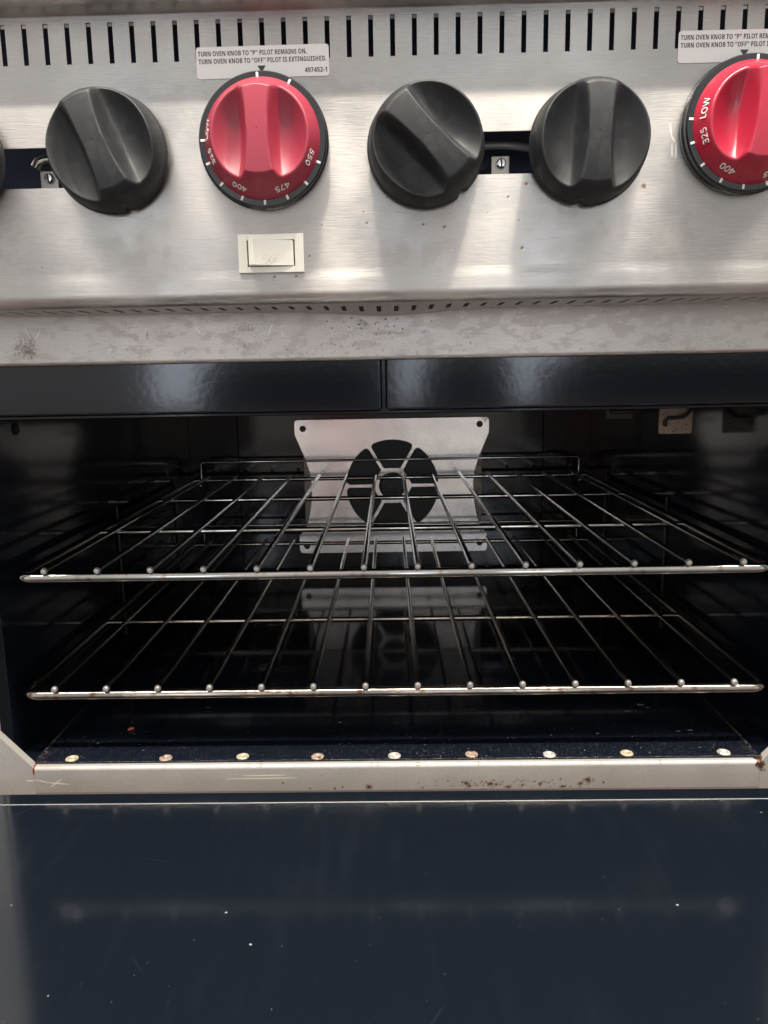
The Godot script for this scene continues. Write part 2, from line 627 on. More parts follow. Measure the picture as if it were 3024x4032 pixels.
func make_materials() -> void:
	# control panel: horizontally brushed stainless steel with smears and burnt specks
	var t := brushed(2048, 768, 11, Color(0.68, 0.668, 0.652), 0.065, 0.10, 0.42, 0.10)
	var brown := Color(0.42, 0.33, 0.25)
	var grey := Color(0.55, 0.52, 0.49)
	var pale := Color(0.9, 0.89, 0.87)
	for q in [[-0.2505, 0.0747, 1.6], [-0.0812, 0.0653, 2.2], [-0.0655, 0.0655, 2.2], [-0.0555, 0.079, 2.0], [-0.046, 0.1, 1.6], [-0.0135, 0.101, 3.0], [-0.0155, 0.1085, 1.8], [0.001, 0.118, 1.4], [0.0977, 0.0815, 3.0], [0.095, 0.1005, 1.6], [0.073, 0.106, 1.4], [0.183, 0.1215, 4.5], [0.0875, 0.1165, 2.4], [0.1, 0.125, 3.0], [0.042, 0.097, 2.4], [0.027, 0.099, 2.0]]:
		var p := panel_px(q[0], q[1])
		blot(t[0], p.x + 1, p.y + 1, q[2] * 1.3, q[2] * 1.2, pale, 0.4, 0.6, int(q[0] * 9000) + 3)
		blot(t[0], p.x, p.y, q[2], q[2] * 0.8, brown, 0.75, 0.8, int(q[0] * 7000))
		blot(t[1], p.x, p.y, q[2] * 1.5, q[2] * 1.5, Color(0.75, 0.75, 0.75), 0.8, 0.8, int(q[0] * 7000))
	for i in 60:
		var p := panel_px(rng.randf_range(-0.3, 0.3), rng.randf_range(0.06, 0.2))
		blot(t[0], p.x, p.y, rng.randf_range(0.7, 1.4), rng.randf_range(0.7, 1.2), brown.lerp(grey, rng.randf()), rng.randf_range(0.2, 0.55), 0.5, i)
	# dull smears where fingers and grease reach, beside and above the knobs
	for q in [[-0.155, 0.185, 60, 20], [-0.14, 0.172, 34, 24], [-0.03, 0.19, 50, 18], [0.085, 0.176, 40, 16], [0.172, 0.17, 26, 34], [0.205, 0.155, 20, 40], [0.19, 0.09, 60, 30], [-0.2, 0.08, 80, 26], [0.01, 0.08, 70, 20], [-0.28, 0.1, 40, 40]]:
		var p := panel_px(q[0], q[1])
		blot(t[0], p.x, p.y, q[2], q[3], Color(0.60, 0.575, 0.55), 0.12, 1.4, int(q[2] * 13 + q[3]))
		blot(t[1], p.x, p.y, q[2], q[3], Color(0.5, 0.5, 0.5), 0.3, 1.4, int(q[2] * 13 + q[3]))
	# chalky runs near the right red knob
	for q in [[0.1995, 0.1625, 0.201, 0.154], [0.201, 0.154, 0.2035, 0.150], [0.2015, 0.149, 0.202, 0.140], [0.2045, 0.149, 0.2045, 0.139]]:
		scratch(t[0], panel_px(q[0], q[1]), panel_px(q[2], q[3]), pale, 0.6, 1.5)
	for i in 40:
		var p := panel_px(rng.randf_range(-0.3, 0.3), rng.randf_range(0.05, 0.235))
		scratch(t[0], p, p + Vector2(rng.randf_range(-40, 40), rng.randf_range(-5, 5)), pale, rng.randf_range(0.1, 0.3), 0.6)
	m_panel = steel_mat(t, Vector3(1.25, 1.0 / 0.30, 1), Vector3(0.5, 1.1, 0), 0.25, -0.8)

	# strip above the oven opening: dull, water-marked steel
	var s := brushed(2048, 170, 31, Color(0.72, 0.70, 0.68), 0.06, 0.05, 0.45, 0.04)
	var pat := FastNoiseLite.new(); pat.seed = 5; pat.frequency = 0.02; pat.fractal_octaves = 6; pat.fractal_gain = 0.62
	var spk := FastNoiseLite.new(); spk.seed = 9; spk.frequency = 0.3; spk.fractal_octaves = 2
	var spread := FastNoiseLite.new(); spread.seed = 14; spread.frequency = 0.006
	for y in 170:
		for x in 2048:
			var X := x / 2048.0 * 0.84 - 0.42
			var Y := 0.06 - y / 170.0 * 0.07
			# etched water marks along the top edge, mostly right of the middle
			var edge: float = smoothstep(-0.02, 0.08, X) * smoothstep(0.024, 0.044, Y) * 0.55
			var p := pat.get_noise_2d(x * 0.8, y * 1.6) * 1.2 + edge - 0.12
			if p > 0.0:
				blend_px(s[0], x, y, Color(0.60, 0.575, 0.56), clamp(p * 1.6, 0.0, 0.26))
				blend_px(s[1], x, y, Color(0.58, 0.58, 0.58), clamp(p * 1.6, 0.0, 0.3))
			var k := spk.get_noise_2d(x * 0.7, y) + spread.get_noise_2d(x, y * 2.0) * 0.9
			if k > 0.68:
				blend_px(s[0], x, y, Color(0.36, 0.32, 0.29), clamp((k - 0.68) * 4.0, 0.0, 0.3))
	var gum := Color(0.25, 0.21, 0.18)
	for q in [[-0.009, 0.0275, 5, 2.0], [-0.004, 0.0277, 4, 1.6], [0.002, 0.0277, 5, 2.0], [0.0075, 0.0278, 4, 1.6], [0.012, 0.0278, 3.5, 1.5], [0.031, 0.0285, 7, 3], [-0.306, 0.021, 12, 14], [-0.299, 0.022, 8, 16], [-0.20, 0.03, 3, 6], [0.052, 0.012, 2.5, 2.5], [0.16, 0.012, 2, 2]]:
		var p := strip_px(q[0], q[1])
		blot(s[0], p.x, p.y, q[2], q[3], gum, 0.26, 1.6, int(q[2] * 31 + q[0] * 900))
	for i in 70:
		var p := strip_px(rng.randfn(-0.055, 0.05), rng.randf_range(0.010, 0.022))
		blot(s[0], p.x, p.y, rng.randf_range(1, 2.4), rng.randf_range(1.2, 3.2), Color(0.5, 0.46, 0.42), rng.randf_range(0.25, 0.6), 0.6, i)
	for i in 26:
		var p := strip_px(rng.randfn(-0.008, 0.02), rng.randf_range(0.031, 0.041))
		blot(s[0], p.x, p.y, rng.randf_range(1, 3.0), rng.randf_range(1, 2.4), gum, rng.randf_range(0.3, 0.65), 0.6, i + 200)
	for q in [[-0.302, 0.037, -0.298, 0.0285], [-0.289, 0.036, -0.294, 0.028], [-0.095, 0.0375, -0.099, 0.027], [-0.0875, 0.031, -0.0865, 0.0265], [-0.234, 0.015, -0.231, 0.02], [-0.16, 0.036, -0.155, 0.03], [-0.2, 0.037, -0.201, 0.031]]:
		scratch(s[0], strip_px(q[0], q[1]), strip_px(q[2], q[3]), Color(0.86, 0.84, 0.81), 0.6, 0.9)
	m_strip = steel_mat(s, Vector3(1.0 / 0.84, 1.0 / 0.07, 1), Vector3(0.5, (0.06 + 0.7 * 0.025) / 0.07, 0), 0.2, -0.3)

	# sill and corner posts: dull galvanised steel with rust
	var g := brushed(2048, 146, 51, Color(0.72, 0.706, 0.686), 0.03, 0.04, 0.46, 0.05)
	var sp := FastNoiseLite.new(); sp.seed = 77; sp.frequency = 0.22; sp.fractal_octaves = 4
	for y in 146:
		for x in 2048:
			# even zinc mottle from noise, the same all over the sheet
			var mottle := sp.get_noise_2d(x, y)
			blend_px(g[0], x, y, Color(0.58, 0.56, 0.53), clamp(abs(mottle) * 1.3, 0.0, 0.4))
	var rust := Color(0.36, 0.22, 0.13)
	var dark_rust := Color(0.20, 0.12, 0.08)
	for q in [[0.0885, -0.3795, 6, 4], [0.094, -0.380, 3, 2], [0.066, -0.3785, 5, 3.5], [0.069, -0.381, 4, 3], [0.178, -0.3765, 8, 5], [0.171, -0.380, 5, 3], [-0.0235, -0.3815, 6, 4.5], [0.134, -0.380, 3, 3], [0.105, -0.3825, 6, 2], [0.118, -0.381, 3, 2], [0.155, -0.3825, 7, 2], [0.192, -0.379, 2, 2], [-0.055, -0.3825, 2, 2], [-0.048, -0.3815, 1.5, 2], [-0.078, -0.3825, 1.5, 1.5], [-0.103, -0.377, 1.6, 2]]:
		var p := sill_px(q[0], q[1])
		blot(g[0], p.x, p.y, q[2] * 1.6, q[3] * 1.5, rust.lerp(Color(0.6, 0.5, 0.4), 0.35), 0.5, 0.9, int(q[0] * 5000) + 1)
		blot(g[0], p.x, p.y, q[2] * 0.8, q[3], dark_rust, 0.85, 0.9, int(q[0] * 6000))
		blot(g[1], p.x, p.y, q[2] * 1.6, q[3] * 1.5, Color(0.85, 0.85, 0.85), 1.0, 0.9, int(q[0] * 5000) + 1)
	# corroded corner by the right post
	for i in 40:
		var p := sill_px(rng.randfn(0.3335, 0.0022), rng.randfn(-0.3625, 0.0022))
		blot(g[0], p.x, p.y, rng.randf_range(1, 4), rng.randf_range(1, 3.4), rust.lerp(dark_rust, rng.randf()), rng.randf_range(0.4, 0.9), 0.9, i)
	for i in 120:
		var p := sill_px(rng.randf_range(-0.33, 0.33), rng.randf_range(-0.385, -0.362))
		blot(g[0], p.x, p.y, rng.randf_range(0.6, 1.6), rng.randf_range(0.6, 1.4), Color(0.42, 0.36, 0.3), rng.randf_range(0.15, 0.5), 0.7, i)
	for i in 90:
		var p := sill_px(rng.randfn(0.10, 0.035), rng.randf_range(-0.3845, -0.3755))
		blot(g[0], p.x, p.y, rng.randf_range(1, 3.4), rng.randf_range(1, 2.2), rust.lerp(dark_rust, rng.randf()), rng.randf_range(0.15, 0.6), 0.8, i)
	# yellowed, rusty line along the top bend
	for i in 110:
		var x := rng.randf_range(-0.334, 0.334)
		var p := sill_px(x, rng.randf_range(-0.3615, -0.3575))
		var c := Color(0.50, 0.30, 0.15).lerp(Color(0.58, 0.44, 0.30), rng.randf())
		blot(g[0], p.x, p.y, rng.randf_range(1, 4), rng.randf_range(0.8, 1.6), c, rng.randf_range(0.2, 0.7), 0.8, i)
	for q in [[-0.334, -0.3605, -0.312, -0.3605, 1.6], [-0.334, -0.360, -0.334, -0.366, 1.4], [0.20, -0.3585, 0.29, -0.3585, 1.4], [0.30, -0.3585, 0.334, -0.3585, 1.4]]:
		scratch(g[0], sill_px(q[0], q[1]), sill_px(q[2], q[3]), Color(0.5, 0.2, 0.1), 0.8, q[4])
	for q in [[-0.342, -0.372, -0.333, -0.3718], [-0.333, -0.3718, -0.322, -0.3745], [-0.322, -0.3745, -0.302, -0.3765], [-0.3195, -0.379, -0.309, -0.3715], [-0.155, -0.3725, -0.09, -0.372], [-0.14, -0.3695, -0.1, -0.3692]]:
		scratch(g[0], sill_px(q[0], q[1]), sill_px(q[2], q[3]), Color(0.95, 0.92, 0.85), 0.8, 1.3)
	m_sill = steel_mat(g, Vector3(1.0 / 0.84, 1.0 / 0.06, 1), Vector3(0.5, (-0.345 + 0.7 * 0.024) / 0.06, 0), 0.1, 0.0)
	m_sill.metallic = 0.4

	# black glass enamel of the oven lining, slightly rippled
	m_enamel = mat(lin(0.0045, 0.0062, 0.0105), 0.11, 0.0, 0.42)
	var rp := noise_img(512, 512, 3, 0.02, 3)
	rp.convert(Image.FORMAT_RGBA8)
	rp.bump_map_to_normal_map(3.0)
	m_enamel.normal_enabled = true
	m_enamel.normal_texture = tex(rp)
	m_enamel.normal_scale = 0.03
	m_enamel.uv1_scale = Vector3(9, 9, 1)

	# oven floor: the same enamel with dust and crumbs near the sill
	var dw := 1400
	var dh := 1500
	var di := Image.create(dw, dh, false, Image.FORMAT_RGB8)
	di.fill(lin(0.0045, 0.0062, 0.0105))
	var dust := Color(0.62, 0.58, 0.52)
	for i in 5200:
		var z: float = 0.022 - abs(rng.randfn(0, 0.035))
		var x := rng.randf_range(-0.335, 0.335)
		blend_px(di, int((x + 0.35) / 0.7 * dw), int((z + 0.70) / 0.75 * dh), dust, rng.randf_range(0.1, 0.8))
	for i in 500:
		blend_px(di, rng.randi_range(0, dw - 1), rng.randi_range(0, dh - 1), dust, rng.randf_range(0.1, 0.6))
	for i in 150:
		var z: float = 0.015 - abs(rng.randfn(0, 0.05))
		blot(di, rng.randi_range(20, dw - 20), (z + 0.70) / 0.75 * dh, rng.randf_range(0.7, 1.6), rng.randf_range(0.6, 1.3), Color(0.78, 0.76, 0.72), rng.randf_range(0.4, 0.9), 0.6, i)
	# crumbs of scale in the seams of the floor plate
	for sd in [-1.0, 1.0]:
		for i in 520:
			var z: float = 0.02 - abs(rng.randfn(0, 0.09))
			var x: float = sd * (0.3365 - abs(rng.randfn(0, 0.0012 if z < -0.005 else 0.005)))
			blend_px(di, int((x + 0.35) / 0.7 * dw), int((z + 0.70) / 0.75 * dh), dust.lerp(Color(0.7, 0.5, 0.4), rng.randf()), rng.randf_range(0.2, 0.9))
	for q in [[0.262, -0.095, 7, 3], [0.268, -0.088, 4, 2], [0.245, -0.08, 6, 2], [0.292, -0.035, 5, 3], [0.28, -0.033, 4, 2], [-0.242, -0.13, 3, 2], [-0.20, -0.10, 4, 1.5], [-0.055, -0.06, 3, 2], [0.2, -0.03, 3, 2], [-0.29, -0.02, 3, 2]]:
		blot(di, (q[0] + 0.35) / 0.7 * dw, (q[1] + 0.70) / 0.75 * dh, q[2], q[3], Color(0.7, 0.69, 0.67), 0.8, 1.0, int(q[0] * 4000))
	m_deck = m_enamel.duplicate()
	m_deck.albedo_color = Color.WHITE
	m_deck.albedo_texture = tex(di, false)
	m_deck.normal_enabled = false
	m_deck.roughness = 0.09
	m_deck.uv1_scale = Vector3(1.0 / 0.7, 1.0 / 0.75, 1)
	m_deck.uv1_offset = Vector3(0.5, 0.70 / 0.75, 0)

	# inside of the open door: blue-black enamel, a little dull with handling
	var ow := 1400
	var oh := 900
	var oi := Image.create(ow, oh, false, Image.FORMAT_RGB8)
	oi.fill(lin(0.0056, 0.0080, 0.0118))
	var ori := Image.create(ow, oh, false, Image.FORMAT_L8)
	ori.fill(Color(0.11, 0.11, 0.11))
	var film := lin(0.016, 0.020, 0.027)
	var wipe := bytes(noise_img(ow / 3, oh / 22, 24, 0.11, 3), ow, oh)
	var wear := bytes(noise_img(ow / 4, oh / 4, 21, 0.012, 4), ow, oh)
	for y in oh:
		for x in ow:
			var k := wear[y * ow + x] / 255.0
			var wp := wipe[y * ow + x] / 255.0
			blend_px(oi, x, y, film, clamp((wp - 0.4) * 0.5 * k, 0.0, 0.3))
			if k > 0.62:
				blend_px(ori, x, y, Color(0.19, 0.19, 0.19), (k - 0.62) * 3.0)
	for i in 420:
		blend_px(oi, rng.randi_range(0, ow - 1), rng.randi_range(0, oh - 1), Color(0.75, 0.76, 0.78), rng.randf_range(0.1, 0.7))
	for i in 46:
		blot(oi, rng.randi_range(0, ow - 1), rng.randi_range(0, oh - 1), rng.randf_range(0.8, 1.8), rng.randf_range(0.8, 1.6), Color(0.8, 0.81, 0.82), rng.randf_range(0.4, 1.0), 0.6, i)
	for i in 16:
		var p := Vector2(rng.randi_range(0, ow - 1), rng.randi_range(0, oh - 1))
		scratch(oi, p, p + Vector2(rng.randf_range(-40, 40), rng.randf_range(-40, 40)), Color(0.36, 0.38, 0.41), rng.randf_range(0.08, 0.25), 0.6)
	m_door = mat(Color.WHITE, 1.0, 0.0, 0.9)
	m_door.albedo_texture = tex(oi, false)
	m_door.roughness_texture = tex(ori, false)
	m_door.roughness_texture_channel = BaseMaterial3D.TEXTURE_CHANNEL_RED
	m_door.uv1_scale = Vector3(1.0 / 0.84, 1.0 / 0.5, 1)
	m_door.uv1_offset = Vector3(0.5, 0.04, 0)

	m_dark = mat(lin(0.05, 0.065, 0.12), 0.6)

# ---------------------------------------------------------------- the range
func build_range() -> void:
	make_materials()
	var r := thing("kitchen_range", "stainless steel restaurant range with its black oven standing open", "range")

	# --- control panel: flat sheet with a row of upright slots and two cut-outs, rolled lip below
	var b := MB.new()
	var holes := []
	for k in range(-22, 23):
		holes.append(Rect2(k * 0.01502 - 0.0082 - 0.0017, 0.2102, 0.0034, 0.0262))
	holes.append(Rect2(0.0405, 0.1316, 0.083, 0.0284))
	holes.append(Rect2(-0.2870, 0.1292, 0.083, 0.0272))
	holes.append(Rect2(-0.0828 - 0.0178, 0.0810 - 0.0098, 0.0356, 0.0196))
	holed_sheet(b, Vector2(-0.40, 0.40), Vector2(0.070, 0.2405), holes, func(u, w, d): return Vector3(u, w, 0.100 - d), 0.0016, 0.1)
	var lip := [Vector2(0.100, 0.070), Vector2(0.1002, 0.0675), Vector2(0.1006, 0.065), Vector2(0.1012, 0.0618)]
	lip.append_array(arc(Vector2(0.0925, 0.0547), 0.0088, 10, -75, 12))
	lip.append_array([Vector2(0.0925, 0.0460)])
	sweep_x(b, lip, -0.40, 0.40, Vector3.BACK, 4)
	part(r, "control_panel", b.mesh("face"), m_panel)

	# --- front rail over the panel: rolled edge that overhangs it
	b = MB.new()
	var rail := [Vector2(0.100, 0.2405), Vector2(0.1004, 0.2412), Vector2(0.103, 0.2416), Vector2(0.110, 0.2412)]
	rail.append_array(arc(Vector2(0.1130, 0.2500), 0.009, -90, 60, 12))
	rail.append_array([Vector2(0.112, 0.2605), Vector2(0.06, 0.2660), Vector2(-0.70, 0.2660)])
	sweep_x(b, rail, -0.40, 0.40, Vector3.BACK, 4)
	part(r, "front_rail", b.mesh("face"), m_panel)

	# --- dark box behind the panel
	b = MB.new()
	b.box(Vector3(-0.40, 0.050, 0.028), Vector3(0.40, 0.262, 0.032))
	part(r, "burner_box", b.mesh(), m_dark)

	# --- slotted underside between the lip and the oven front; it sags in the middle
	b = MB.new()
	holes = []
	for k in range(-29, 30):
		holes.append(Rect2(k * 0.01355 - 0.0062 - 0.0018, 0.048, 0.0036, 0.0285))
	var under := func(u: float, w: float, d: float) -> Vector3:
		var sag: float = 0.0048 * exp(-pow(u / 0.05, 2.0)) * clamp((0.094 - w) / 0.066, 0.0, 1.0)
		return Vector3(u, 0.0460 - sag + d, w)
	holed_sheet(b, Vector2(-0.40, 0.40), Vector2(0.0285, 0.094), holes, under, 0.0003, 0.012)
	part(r, "vent_sheet", b.mesh("face"), mat(lin(0.46, 0.45, 0.44), 0.42, 0.45))

	# --- steel strip over the oven opening
	b = MB.new()
	var st := [Vector2(0.0255, 0.052), Vector2(0.0255, 0.0095)]
	st.append_array(arc(Vector2(0.0225, 0.0090), 0.003, 0, -90, 6))
	st.append(Vector2(0.008, 0.0060))
	sweep_x(b, st, -0.42, 0.42, Vector3.BACK, 4)
	part(r, "front_strip", b.mesh("face"), m_strip)

	# --- black upper trim in two lengths that meet near the middle
	for sd in [[-0.42, -0.0050], [-0.0022, 0.42]]:
		b = MB.new()
		b.box(Vector3(sd[0], -0.0372, 0.006), Vector3(sd[1], 0.0085, 0.0145), 0.0028)
		part(r, "upper_trim", b.mesh("face"), m_enamel)
	b = MB.new()
	b.box(Vector3(-0.42, -0.0400, -0.005), Vector3(0.42, 0.010, 0.0055), 0.001)
	part(r, "trim_backing", b.mesh("face"), m_enamel)

	# --- front frame: corner posts with cut corners, and the sill
	for sd in [-1.0, 1.0]:
		b = MB.new()
		var o := PackedVector2Array([Vector2(sd * 0.46, -0.3855), Vector2(sd * 0.334, -0.3855), Vector2(sd * 0.334, -0.3592), Vector2(sd * 0.3655, -0.3250), Vector2(sd * 0.3655, 0.0055), Vector2(sd * 0.46, 0.0055)])
		b.slab(o, 0.016, 0.0240)
		part(r, "corner_post", b.mesh("face"), m_sill)
	b = MB.new()
	var sl := [Vector2(0.004, -0.3590), Vector2(0.0195, -0.3590)]
	sl.append_array(arc(Vector2(0.0195, -0.3628), 0.0038, 80, 0, 6))
	sl.append_array([Vector2(0.0235, -0.3845), Vector2(0.0225, -0.3855), Vector2(0.004, -0.3855)])
	sweep_x(b, sl, -0.334, 0.334, Vector3.BACK, 4)
	part(r, "sill", b.mesh("face"), m_sill)

	# --- lining of the oven
	b = MB.new()
	b.box(Vector3(-0.3386, -0.3615, -0.700), Vector3(0.3386, -0.3568, 0.0172), 0.0012)
	part(r, "oven_floor", b.mesh("floor"), m_deck)
	b = MB.new()
	b.box(Vector3(-0.372, -0.372, -0.714), Vector3(0.372, -0.3620, 0.003))
	part(r, "floor_pan", b.mesh(), m_enamel)
	for sd in [-1.0, 1.0]:
		b = MB.new()
		b.box(Vector3(min(sd * 0.3600, sd * 0.372), -0.3618, -0.702), Vector3(max(sd * 0.3600, sd * 0.372), -0.0240, 0.0035), 0.001)
		part(r, "side_wall", b.mesh(), m_enamel)
	b = MB.new()
	b.box(Vector3(-0.372, -0.3616, -0.714), Vector3(0.372, -0.0240, -0.7030))
	part(r, "back_wall", b.mesh(), m_enamel)
	b = MB.new()
	b.box(Vector3(-0.2715, -0.3560, -0.7025), Vector3(0.2760, -0.0300, -0.6965), 0.003)
	part(r, "back_panel", b.mesh(), m_enamel)
	b = MB.new()
	b.box(Vector3(-0.372, -0.0235, -0.714), Vector3(0.372, -0.0130, -0.0055))
	part(r, "oven_ceiling", b.mesh(), m_enamel)

	# --- flat screw heads along the front of the oven floor
	var bolt_mat := []
	for c in [Color(0.80, 0.75, 0.63), Color(0.72, 0.64, 0.58), Color(0.84, 0.83, 0.80)]:
		var img := Image.create(64, 64, false, Image.FORMAT_RGB8)
		img.fill(c)
		flecks(img, Rect2(0, 0, 64, 64), 26, 2, 9, Color(0.36, 0.2, 0.12), 0.7)
		flecks(img, Rect2(0, 0, 64, 64), 26, 2, 7, Color(0.88, 0.85, 0.78), 0.7)
		var m := mat(Color.WHITE, 0.5, 0.55)
		m.albedo_texture = tex(img)
		m.uv1_scale = Vector3(70, 70, 1)
		m.uv1_offset = Vector3(0.5, 0.5, 0)
		bolt_mat.append(m)
	b = MB.new()
	b.lathe([Vector2(0.0060, 0.0), Vector2(0.0058, 0.0006), Vector2(0.0048, 0.0010), Vector2(0.0026, 0.0011), Vector2(0.0021, 0.0006), Vector2(0.0, 0.0005)], 24)
	var bolt := b.mesh()
	var bx := [-0.3026, -0.2136, -0.1416, -0.0711, 0.0007, 0.0727, 0.1446, 0.2165, 0.3058]
	var kinds := [0, 1, 0, 1, 2, 1, 2, 0, 2]
	for i in bx.size():
		var o := part(r, "screw_head", bolt, bolt_mat[kinds[i]])
		o.position = Vector3(bx[i], -0.3568, 0.0113 + 0.001 * sin(i * 2.3))
		o.rotation = Vector3(-PI / 2, i * 1.3, 0)

	build_fan(r)
	build_bracket(r)
	build_guides(r)
	build_door(r)
	build_controls(r)

func build_fan(r: Node3D) -> void:
	var f := pivot(r, "fan_cover", Vector3(0.0053, -0.2015, -0.6850))
	# outline of the waisted cover plate, about its middle
	var half := [Vector2(0.0, 0.1192), Vector2(0.166, 0.1192), Vector2(0.1695, 0.1180), Vector2(0.1715, 0.1145), Vector2(0.1715, 0.0930), Vector2(0.1630, 0.0720), Vector2(0.1540, 0.0500), Vector2(0.1470, 0.0270), Vector2(0.1440, 0.0030), Vector2(0.1450, -0.0230), Vector2(0.1490, -0.0500), Vector2(0.1555, -0.0720), Vector2(0.1650, -0.0850), Vector2(0.1690, -0.0880), Vector2(0.1695, -0.1160), Vector2(0.1675, -0.1200), Vector2(0.1630, -0.1215), Vector2(0.0, -0.1215)]
	var outline := PackedVector2Array()
	for p in half:
		outline.append(p)
	for i in range(half.size() - 2, 0, -1):
		outline.append(Vector2(-half[i].x, half[i].y))
	var csg := CSGCombiner3D.new()
	csg.name = "cover_plate"
	f.add_child(csg)
	var plate := CSGPolygon3D.new()
	plate.name = "plate_sheet"
	plate.polygon = outline
	plate.depth = 0.0016
	csg.add_child(plate)
	# six openings between spokes, and the hub hole
	for k in 6:
		var mid := 90.0 + 60.0 * k
		var poly := PackedVector2Array()
		var gap := 0.0028
		var R := 0.0825
		var ri := 0.0345
		var hw := deg_to_rad(30.0)
		var o: float = asin(gap / R)
		var o2: float = asin(gap / ri)
		for i in 17:
			var a: float = lerp(-hw + o + 0.07, hw - o - 0.07, i / 16.0)
			poly.append(Vector2(sin(a), cos(a)) * R)
		var ea := hw - o
		poly.append(Vector2(sin(ea - 0.015), cos(ea - 0.015)) * (R - 0.003))
		poly.append(Vector2(sin(ea), cos(ea)) * (R - 0.008))
		poly.append(Vector2(sin(hw - o2), cos(hw - o2)) * ri)
		poly.append(Vector2(sin(-hw + o2), cos(-hw + o2)) * ri)
		poly.append(Vector2(sin(-ea), cos(-ea)) * (R - 0.008))
		poly.append(Vector2(sin(-ea + 0.015), cos(-ea + 0.015)) * (R - 0.003))
		var turn := deg_to_rad(mid - 90.0)
		for i in poly.size():
			poly[i] = poly[i].rotated(turn)
		var cut := CSGPolygon3D.new()
		cut.name = "opening"
		cut.polygon = poly
		cut.depth = 0.02
		cut.position.z = 0.01
		cut.operation = CSGShape3D.OPERATION_SUBTRACTION
		csg.add_child(cut, true)
	var hub := CSGCylinder3D.new()
	hub.name = "hub_hole"
	hub.radius = 0.0240
	hub.height = 0.03
	hub.sides = 40
	hub.rotation.x = PI / 2
	hub.operation = CSGShape3D.OPERATION_SUBTRACTION
	csg.add_child(hub)
	# brushed cover: vertical stains from heat
	var t := brushed(1024, 768, 91, Color(0.84, 0.82, 0.80), 0.05, 0.06, 0.27, 0.012)
	flecks(t[0], Rect2(900, 250, 120, 480), 60, 2, 10, Color(0.42, 0.28, 0.22), 0.5)
	blot(t[0], 985, 40, 26, 16, Color(0.55, 0.47, 0.38), 0.6, 0.8, 4)
	var fm := steel_mat(t, Vector3(1, 1, 1), Vector3.ZERO, 0.0, 0.0)
	fm.uv1_triplanar = true
	fm.uv1_scale = Vector3(1.0 / 0.36, 1.0 / 0.26, 1.0 / 0.36)
	fm.uv1_offset = Vector3(0.5, 0.5, 0.5)
	fm.roughness_texture = null
	fm.roughness = 0.24
	csg.material_override = fm
	# square backing plate with stained edges behind the waist
	var bt := brushed(256, 256, 95, Color(0.5, 0.475, 0.45), 0.03, 0.06, 0.5, 0.04)
	flecks(bt[0], Rect2(205, 0, 50, 256), 90, 2, 9, Color(0.34, 0.2, 0.14), 0.7)
	flecks(bt[0], Rect2(0, 0, 60, 256), 40, 2, 8, Color(0.3, 0.25, 0.22), 0.6)
	var bm := steel_mat(bt, Vector3(1.0 / 0.34, 1.0 / 0.26, 1), Vector3(0.5, 0.5, 0), 0.0, 0.0)
	var b := MB.new()
	b.box(Vector3(-0.1585, -0.116, -0.0125), Vector3(0.1605, 0.116, -0.0105), 0.0005)
	# (the middle of the backing carries the fan housing)
	part(f, "backing_plate", b.mesh(), bm)
	b = MB.new()
	b.lathe([Vector2(0.094, -0.0104), Vector2(0.094, -0.0096), Vector2(0.0, -0.0096)], 48)
	part(f, "fan_housing", b.mesh(), mat(lin(0.06, 0.06, 0.06), 0.7))
	b = MB.new()
	b.lathe([Vector2(0.021, -0.0096), Vector2(0.020, -0.004), Vector2(0.008, -0.003), Vector2(0.0075, -0.005), Vector2(0.0, -0.005)], 32)
	part(f, "fan_hub", b.mesh(), mat(lin(0.03, 0.03, 0.03), 0.5))
	# corner screws
	b = MB.new()
	var hexm := MB.new()
	hexm.lathe([Vector2(0.0060, 0.0), Vector2(0.0060, 0.0025), Vector2(0.0048, 0.0032), Vector2(0.0, 0.0032)], 6)
	var hm := hexm.mesh()
	for q in [Vector2(-0.157, 0.104), Vector2(0.155, 0.107), Vector2(-0.156, -0.108), Vector2(0.156, -0.106)]:
		var o := part(f, "screw", hm, mat(lin(0.02, 0.02, 0.02), 0.45))
		o.position = Vector3(q.x, q.y, 0.0003)

